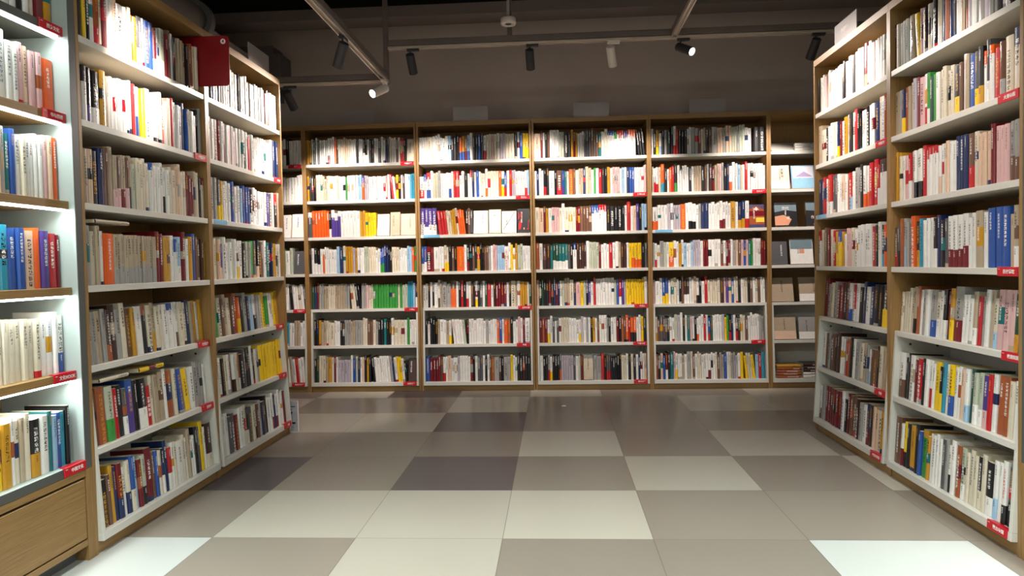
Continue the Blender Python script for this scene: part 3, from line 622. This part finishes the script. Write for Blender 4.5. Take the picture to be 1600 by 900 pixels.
for b in own:
    desc = CNAME[b['ck']] + ' book'
    if b['band']: desc += ', ' + CNAME[b['band']] + ' band'
    elif b['top']: desc += ' with ' + CNAME[b['top']] + ' top'
    row = (LROWN if b['key'] == 'LL' else ROWNAME)[b['row']]
    if b['faceout']:
        lab = f"{desc} facing out, {row}, {CASEN[b['key']]}"
    else:
        fl, fr = b['idx'], b['n'] - b['idx'] + 1
        side = f"{ordw(fr)} from the right end" if (fr <= fl or b['key'] == 'LL') else f"{ordw(fl)} from the left end"
        lab = f"{desc}, {side}, {row}, {CASEN[b['key']]}"
    k = seen_lab.get(lab, 0); seen_lab[lab] = k+1
    if k: lab = lab.replace(' facing out', ' facing out, beside its twin' if k == 1 else ' facing out, third alike')
    o_cov, o_pg = Acc(), Acc()
    book_geo(o_cov, o_pg, b, Matrix.Identity(4))
    o = o_cov.build('book'); o.matrix_world = b['M']
    tag(o, lab, 'book', 'books on the shelves of the ' + CASEN[b['key']])
    o_pg.build('page_block', o)
    b['obj'] = o
    if b['zb']:
        a = Acc(); band_geo(a, b, b['zb'], b['band'], 'w' if b['band'] in DARK else 'k'); a.build('paper_band', o)
# pictures and characters on some of the covers that face out
CM = Matrix(((0, 0, 1, 0), (1, 0, 0, 0), (0, 1, 0, 0), (0, 0, 0, 1)))
def cover_art(key, row, nth, shapes=(), texts=()):
    fo = [b for b in BOOKS if b['key'] == key and b['row'] == row and b['faceout']]
    if nth >= len(fo) or 'obj' not in fo[nth]: return
    b = fo[nth]; w_, h = b['d'], b['h']; off = b['t']/2 + .0006
    for i, (mat, poly) in enumerate(shapes):
        bm = bmesh.new(); e = off + .0002*i
        lo = [bm.verts.new((e, u*w_, v*h)) for u, v in poly]; hi = [bm.verts.new((e+.0002, u*w_, v*h)) for u, v in poly]
        bm.faces.new(lo); bm.faces.new(hi)
        for k in range(len(poly)): bm.faces.new((lo[k], lo[(k+1) % len(poly)], hi[(k+1) % len(poly)], hi[k]))
        obj('cover_picture', bm, mat, b['obj'])
    for body, size, u, v, mat in texts:
        text_mesh('cover_title', body, size, mat, b['obj'], Matrix.Translation((off+.0012, u*w_, v*h)) @ CM)
for nm, c in (('lilac', (168,150,190)), ('lake', (140,190,215)), ('snow', (225,222,232)), ('hill', (110,130,140)), ('vermilion', (214,70,48)), ('gold', (232,190,60)), ('indigo', (52,44,92)), ('flesh', (214,150,118))):
    M[nm] = plain('cover_'+nm, c, .4)
cover_art('B5', 1, 0, (), (('太', .03, .62, .80, 'ink'), ('宰', .026, .62, .66, 'ink'), ('治', .026, .62, .53, 'ink')))
cover_art('B5', 1, 1, (('snow', ((.08, .45), (.95, .45), (.95, .95), (.08, .95))), ('lilac', ((.15, .5), (.55, .74), (.93, .5))), ('lake', ((.08, .05), (.95, .05), (.95, .42), (.08, .42)))))
cover_art('B5', 2, 0, (('flesh', ((.02, .05), (.6, .05), (.75, .3), (.4, .48), (.02, .42))), ('hill', ((.02, .6), (.5, .68), (.98, .62), (.98, .9), (.02, .9)))), (('历代', .03, .5, .75, 'print'), ('画', .028, .6, .35, 'print')))
cover_art('B5', 2, 1, (('flesh', ((.3, .05), (.98, .05), (.98, .3), (.6, .4))), ('hill', ((.02, .65), (.6, .6), (.98, .75), (.98, .95), (.02, .95)))), (('作', .03, .3, .35, 'print'),))
cover_art('B2', 2, 2, (('ink', ((.08, .12), (.12, .12), (.92, .97), (.88, .97))),))
cover_art('B2', 2, 3, (('red', ((.08, .55), (.14, .55), (.30, .80), (.30, .55), (.36, .55), (.36, .85), (.30, .85), (.14, .62), (.14, .85), (.08, .85))), ('red', ((.1, .1), (.3, .14), (.36, .4), (.22, .5), (.12, .36))), ('red', ((.78, .12), (.92, .12), (.92, .5), (.88, .5), (.88, .17), (.78, .17))), ('flesh', ((.5, .12), (.6, .12), (.6, .2), (.5, .2)))))
cover_art('B2', 2, 1, (('print', ((.12, .1), (.88, .1), (.88, .9), (.12, .9))),), (('诗选', .014, .5, .75, 'ink'),))
cover_art('B4', 2, 0, (('indigo', ((.0, .78), (.45, .94), (.55, .94), (1, .76), (1, 1), (0, 1))), ('snow', ((.3, .74), (.5, .9), (.7, .74), (.6, .78), (.5, .72), (.4, .79))), ('gold', ((.45, .22), (.98, .22), (.98, .42), (.45, .42))), ('indigo', ((.0, .0), (1, .0), (1, .12), (0, .12)))))
cover_art('B5', 3, 1, (('flesh', ((.4, .42), (.62, .42), (.62, .62), (.4, .62))), ('hill', ((.02, .6), (.98, .6), (.98, .97), (.02, .97)))))
mass = Acc()
for b in rest:
    if b['zb']:
        z = b['zb']; s0 = b['secs']
        b['secs'] = [(0, z, b['band'], 'w' if b['band'] in DARK else 'k')] + [(max(z, q[0]), *q[1:]) for q in s0 if q[1] > z]
    book_geo(mass, mass, b, b['M'])
o = mass.build('books'); tag(o, 'the many smaller-looking books packed upright on all the shelves', 'book', 'books on the shelves', 'stuff')

# ------------------------------------------------------------------ books lying flat, boxes, riser in the right end case of the back wall
def flat_book(loc, rz, w_, d_, t, ck, label, group):
    b = make_book(ck, None, None, t, w_, d_)
    o1, o2 = Acc(), Acc(); book_geo(o1, o2, b, Matrix.Identity(4))
    o = o1.build('book')
    o.matrix_world = Matrix.Translation(loc) @ Matrix.Rotation(rz, 4, 'Z') @ Matrix.Rotation(PI/2, 4, 'Y') @ Matrix.Translation((-t/2, 0, -w_/2))
    tag(o, label, 'book', group); o2.build('page_block', o)
MB5 = CASES['B5'][0]
tm = tray_m()
ORDS = ['lowest', 'second lowest', 'middle', 'second highest', 'topmost']
for k in range(5):
    p = MB5 @ (tm @ Vector((.16, .03, .0345 + k*.0225)))
    flat_book(p, 0, .2, .15, .021, 'O' if k < 4 else 'Y', f'{"rust red" if k < 4 else "ochre"} book lying flat, {ORDS[k]} of the stack in the rightmost back case', 'books lying in stacks')
for k in range(5):
    p = MB5 @ (tm @ Vector((.37, .03, .0345 + k*.0245)))
    flat_book(p, 0, .18, .15, .023, 'w' if k < 2 else 'M', f'{"white" if k < 2 else "dark maroon"} book lying flat, {ORDS[k]} of the stack beside the rust red ones', 'books lying in stacks')
bm = bmesh.new(); box(bm, 0, .9, .0, .22, 0, .008, .001, Matrix.Translation((.04, .045, 2.012)) @ Matrix.Rotation(math.radians(26), 4, 'X'))
r_ = obj('display_riser', bm, 'white'); r_.matrix_world = MB5; tag(r_, 'white sloping display board standing on the top shelf of the rightmost back case', 'display stand')
for k in range(3):
    p = MB5 @ Vector((.30, .012, 2.0115 + k*.0215))
    flat_book(p, 0, .16, .03, .02, 'w', f'white booklet lying flat, {("lowest","middle","topmost")[k]} of the small pile on the top shelf', 'white booklets on the top shelf')
# flat books laid on top of upright ones
def laid_on(key, row, x, hz, ck, w_, t, label):
    X, lit = CASES[key]
    base = X @ (Matrix.Translation((0, .003, ROWZ[row])) if row < 4 else tray_m() @ Matrix.Translation((0, 0, TRAYROWS[row-4])))
    m = base @ Matrix.Translation((x, .012, hz)) @ Matrix.Rotation(PI/2, 4, 'Y') @ Matrix.Translation((-t/2, 0, -w_/2))
    b = make_book(ck, None, None, t, w_, .15); b['t0'] = 2; b['t1'] = 9
    o1, o2 = Acc(), Acc(); book_geo(o1, o2, b, Matrix.Identity(4)); o = o1.build('book'); o.matrix_world = m; tag(o, label, 'book', 'books laid on top of others'); o2.build('page_block', o)
laid_on('LA', 3, .21, .247, 't', .22, .016, 'light grey-tan book laid flat over the upright books beside the orange one')
laid_on('LA', 5, .20, .247, 'c', .19, .016, 'cream book laid flat on top of the dark books, sixth shelf')
laid_on('LA', 5, .47, .247, 'y', .19, .02, 'yellow book laid flat on top of the tan books, sixth shelf')

# ------------------------------------------------------------------ shelf labels (red holders with white lettering)
def shelf_label(key, row, text, label, right=True, blue=False):
    X, lit = CASES[key]
    if lit: z = LROW[row]; base = X @ Matrix.Translation((0, .025 if row < 5 else 0, z))
    elif row < 4: base = X @ Matrix.Translation((0, .003, ROWZ[row]))
    else: base = X @ tray_m() @ Matrix.Translation((0, 0 if row != 5 else .002, TRAYROWS[row-4]))
    L = .118; x1 = (.9615 if row >= 5 or lit else .9785); x0 = x1 - L
    if not right: x0 = .045; x1 = .19
    root = bpy.data.objects.new('shelf_label', None); C.objects.link(root); root.empty_display_size = .02
    root.matrix_world = base @ Matrix.Translation((x0, 0, 0)); L = x1-x0
    tag(root, label, 'shelf label', 'red shelf labels' if not blue else 'blue shelf labels')
    mt = 'bluelabel' if blue else 'red'
    bm = bmesh.new()
    if blue: box(bm, 0, L, -.0025, -.0004, -.022, .001, .0004)
    else:
        fd = .027 if lit else .019 if row >= 4 else .0105
        box(bm, 0, L, -.0045, -.0006, -.03, .0046, .0008)
        vs = [bm.verts.new(p) for p in ((0, -.001, .0008), (L, -.001, .0008), (L, fd, .0008), (fd*.6, fd, .0008), (0, -.001, .0045), (L, -.001, .0045), (L, fd, .003), (fd*.6, fd, .003))]
        for q in ((0,1,2,3), (4,5,6,7), (0,1,5,4), (1,2,6,5), (2,3,7,6), (3,0,4,7)): bm.faces.new([vs[i] for i in q])
    obj('label_holder', bm, mt, root)
    if not blue:
        m4 = Matrix.Translation((L*.58, -.0049, -.0135)) @ FRONT
        text_mesh('lettering', text, .0165, 'print', root, m4, .0003)
        boxo('mark', root, 'print', .006, .017, -.0052, -.0045, -.0045, -.003, bev=0)
    return root
LBL = [('LL', 0, '西方文化'), ('LL', 1, '书与阅读'), ('LL', 4, '文化MOOK'), ('LL', 5, '中国文化'),
 ('LA', 1, '中国通史'), ('LA', 4, '世界通史'), ('LA', 5, '世界史'), ('LB', 1, '近代史'), ('LB', 4, '古代史'), ('LB', 5, '史学'), ('LB', 6, '史料'),
 ('B0', 0, '文学'), ('B0', 4, '外国文学'), ('B0', 6, '现当代文学'), ('B1', 0, '中国文学'), ('B1', 4, '小说集'), ('B1', 6, '古典文学'),
 ('B2', 1, '散文集'), ('B2', 4, '世界名著'), ('B2', 5, '随笔'), ('B3', 1, '推理小说'), ('B3', 4, '作品集'), ('B3', 5, '外国小说'), ('B3', 6, '传记文学'),
 ('B4', 1, '日本文学'), ('B4', 5, '诗歌'), ('RF', 1, '中国历史'), ('RF', 5, '军事'), ('RF', 6, '考古与文物'),
 ('RN', 1, '大清帝国'), ('RN', 3, '历史掌故'), ('RN', 4, '晚清民国'), ('RN', 6, '蒙古帝国')]
for key, row, txt in LBL:
    rn = (LROWN if key == 'LL' else ROWNAME)[row]
    shelf_label(key, row, txt, f'red shelf label with white writing, right end of {rn}, {CASEN[key]}')
for key in ('B2', 'B4', 'LB', 'RF'):
    shelf_label(key, 2, '', f'small pale blue shelf label, left end of third shelf, {CASEN[key]}', right=False, blue=True)

# ------------------------------------------------------------------ clear signs on top of the cases
def top_sign(key, x, label, text=None):
    X = CASES[key][0]
    root = bpy.data.objects.new('topic_sign', None); C.objects.link(root); root.matrix_world = X @ Matrix.Translation((x, .03, 2.3505)); root.empty_display_size = .05
    tag(root, label, 'sign', 'frosted signs on top of the bookcases')
    boxo('sign_plate', root, 'acrylic', 0, .305, 0, .005, .003, .128, bev=.001)
    boxo('sign_foot', root, 'acrylic', 0, .305, -.01, .03, 0, .0028, bev=0)
    text_mesh('lettering', text or '文学', .03, 'print' if text else 'acrylic', root, Matrix.Translation((.15, -.0004, .07)) @ FRONT)
top_sign('B1', .33, 'frosted blank-looking sign on top of the back case with green books')
top_sign('B2', .325, 'frosted sign on top of the back case with four covers facing out')
top_sign('B3', .365, 'frosted sign on top of the middle back case')
top_sign('B4', .35, 'frosted sign on top of the fourth back case near the right row')
top_sign('LB', .60, 'frosted grey sign on top of the far left bookcase')
top_sign('RF', .26, 'frosted sign with faint pink characters on top of the far right bookcase', '中国历史')

# red number flag
fl = empty('number_flag', (0, 3.5455, 0), 0, label='dark red rounded flag with a number in a white circle, between left cases', cat='sign')
bm = bmesh.new(); xa, xb, za, zb, rr = -1.99, -1.655, 2.05, 2.306, .02
pts = []
for cx, cz, a0 in ((xb-rr, zb-rr, 0), (xa+rr, zb-rr, 90), (xa+rr, za+rr, 180), (xb-rr, za+rr, 270)):
    for k in range(5): a = math.radians(a0+k*22.5); pts.append((cx+rr*math.cos(a), cz+rr*math.sin(a)))
a_ = [bm.verts.new((x, 0, z)) for x, z in pts]; b_ = [bm.verts.new((x, .004, z)) for x, z in pts]
bm.faces.new(a_); bm.faces.new(b_)
for k in range(len(pts)): bm.faces.new((a_[k], a_[(k+1) % len(pts)], b_[(k+1) % len(pts)], b_[k]))
obj('flag_plate', bm, 'redsign', fl)
bm = bmesh.new(); tube(bm, (xb-.03, -.0012, zb-.03), (xb-.03, -.0002, zb-.03), .0135, seg=28); obj('number_disc', bm, 'print', fl)
text_mesh('number', '4', .022, 'redsign', fl, Matrix.Translation((xb-.03, -.0018, zb-.03)) @ FRONT, .0006)

# magazine standing against the end of the left row
mg = empty('magazine', (-1.87, 4.60, 0.001), 0, label='grey magazine with dark pictures standing on the floor at the end of the left row', cat='magazine')
bm = bmesh.new(); box(bm, 0, .115, 0, .012, 0, .205, .0008); obj('cover', bm, 'carton', mg)
bm = bmesh.new(); box(bm, .1155, .1195, .0, .012, 0, .205, .0005); obj('spine', bm, 'print', mg)
bm = bmesh.new(); box(bm, .005, .1, -.001, -.0002, .165, .17, 0); box(bm, .01, .1, -.001, -.0002, .05, .062, 0)
for (x, z, a, l) in ((.05, .135, -.6, .055), (.045, .1, .3, .06), (.07, .118, -1.1, .03)):
    box(bm, -l/2, l/2, -.001, -.0002, -.006, .006, 0, Matrix.Translation((x, 0, z)) @ Matrix.Rotation(a, 4, 'Y'))
obj('cover_picture', bm, 'ink', mg)
bm = bmesh.new(); box(bm, .035, .065, -.001, -.0002, .012, .036, 0); obj('price_sticker', bm, 'print', mg)
# crumpled scrap on the floor
bm = bmesh.new(); bmesh.ops.create_icosphere(bm, subdivisions=2, radius=.012, matrix=Matrix.Translation((.05, 5.35, .006)) @ Matrix.Diagonal((1.6, 1, .5, 1)))
for v in bm.verts: v.co += Vector((random.uniform(-1,1), random.uniform(-1,1), random.uniform(-.3,.3)))*.001
tag(obj('paper_scrap', bm, 'print'), 'tiny white scrap of paper lying on the floor before the back wall', 'litter')
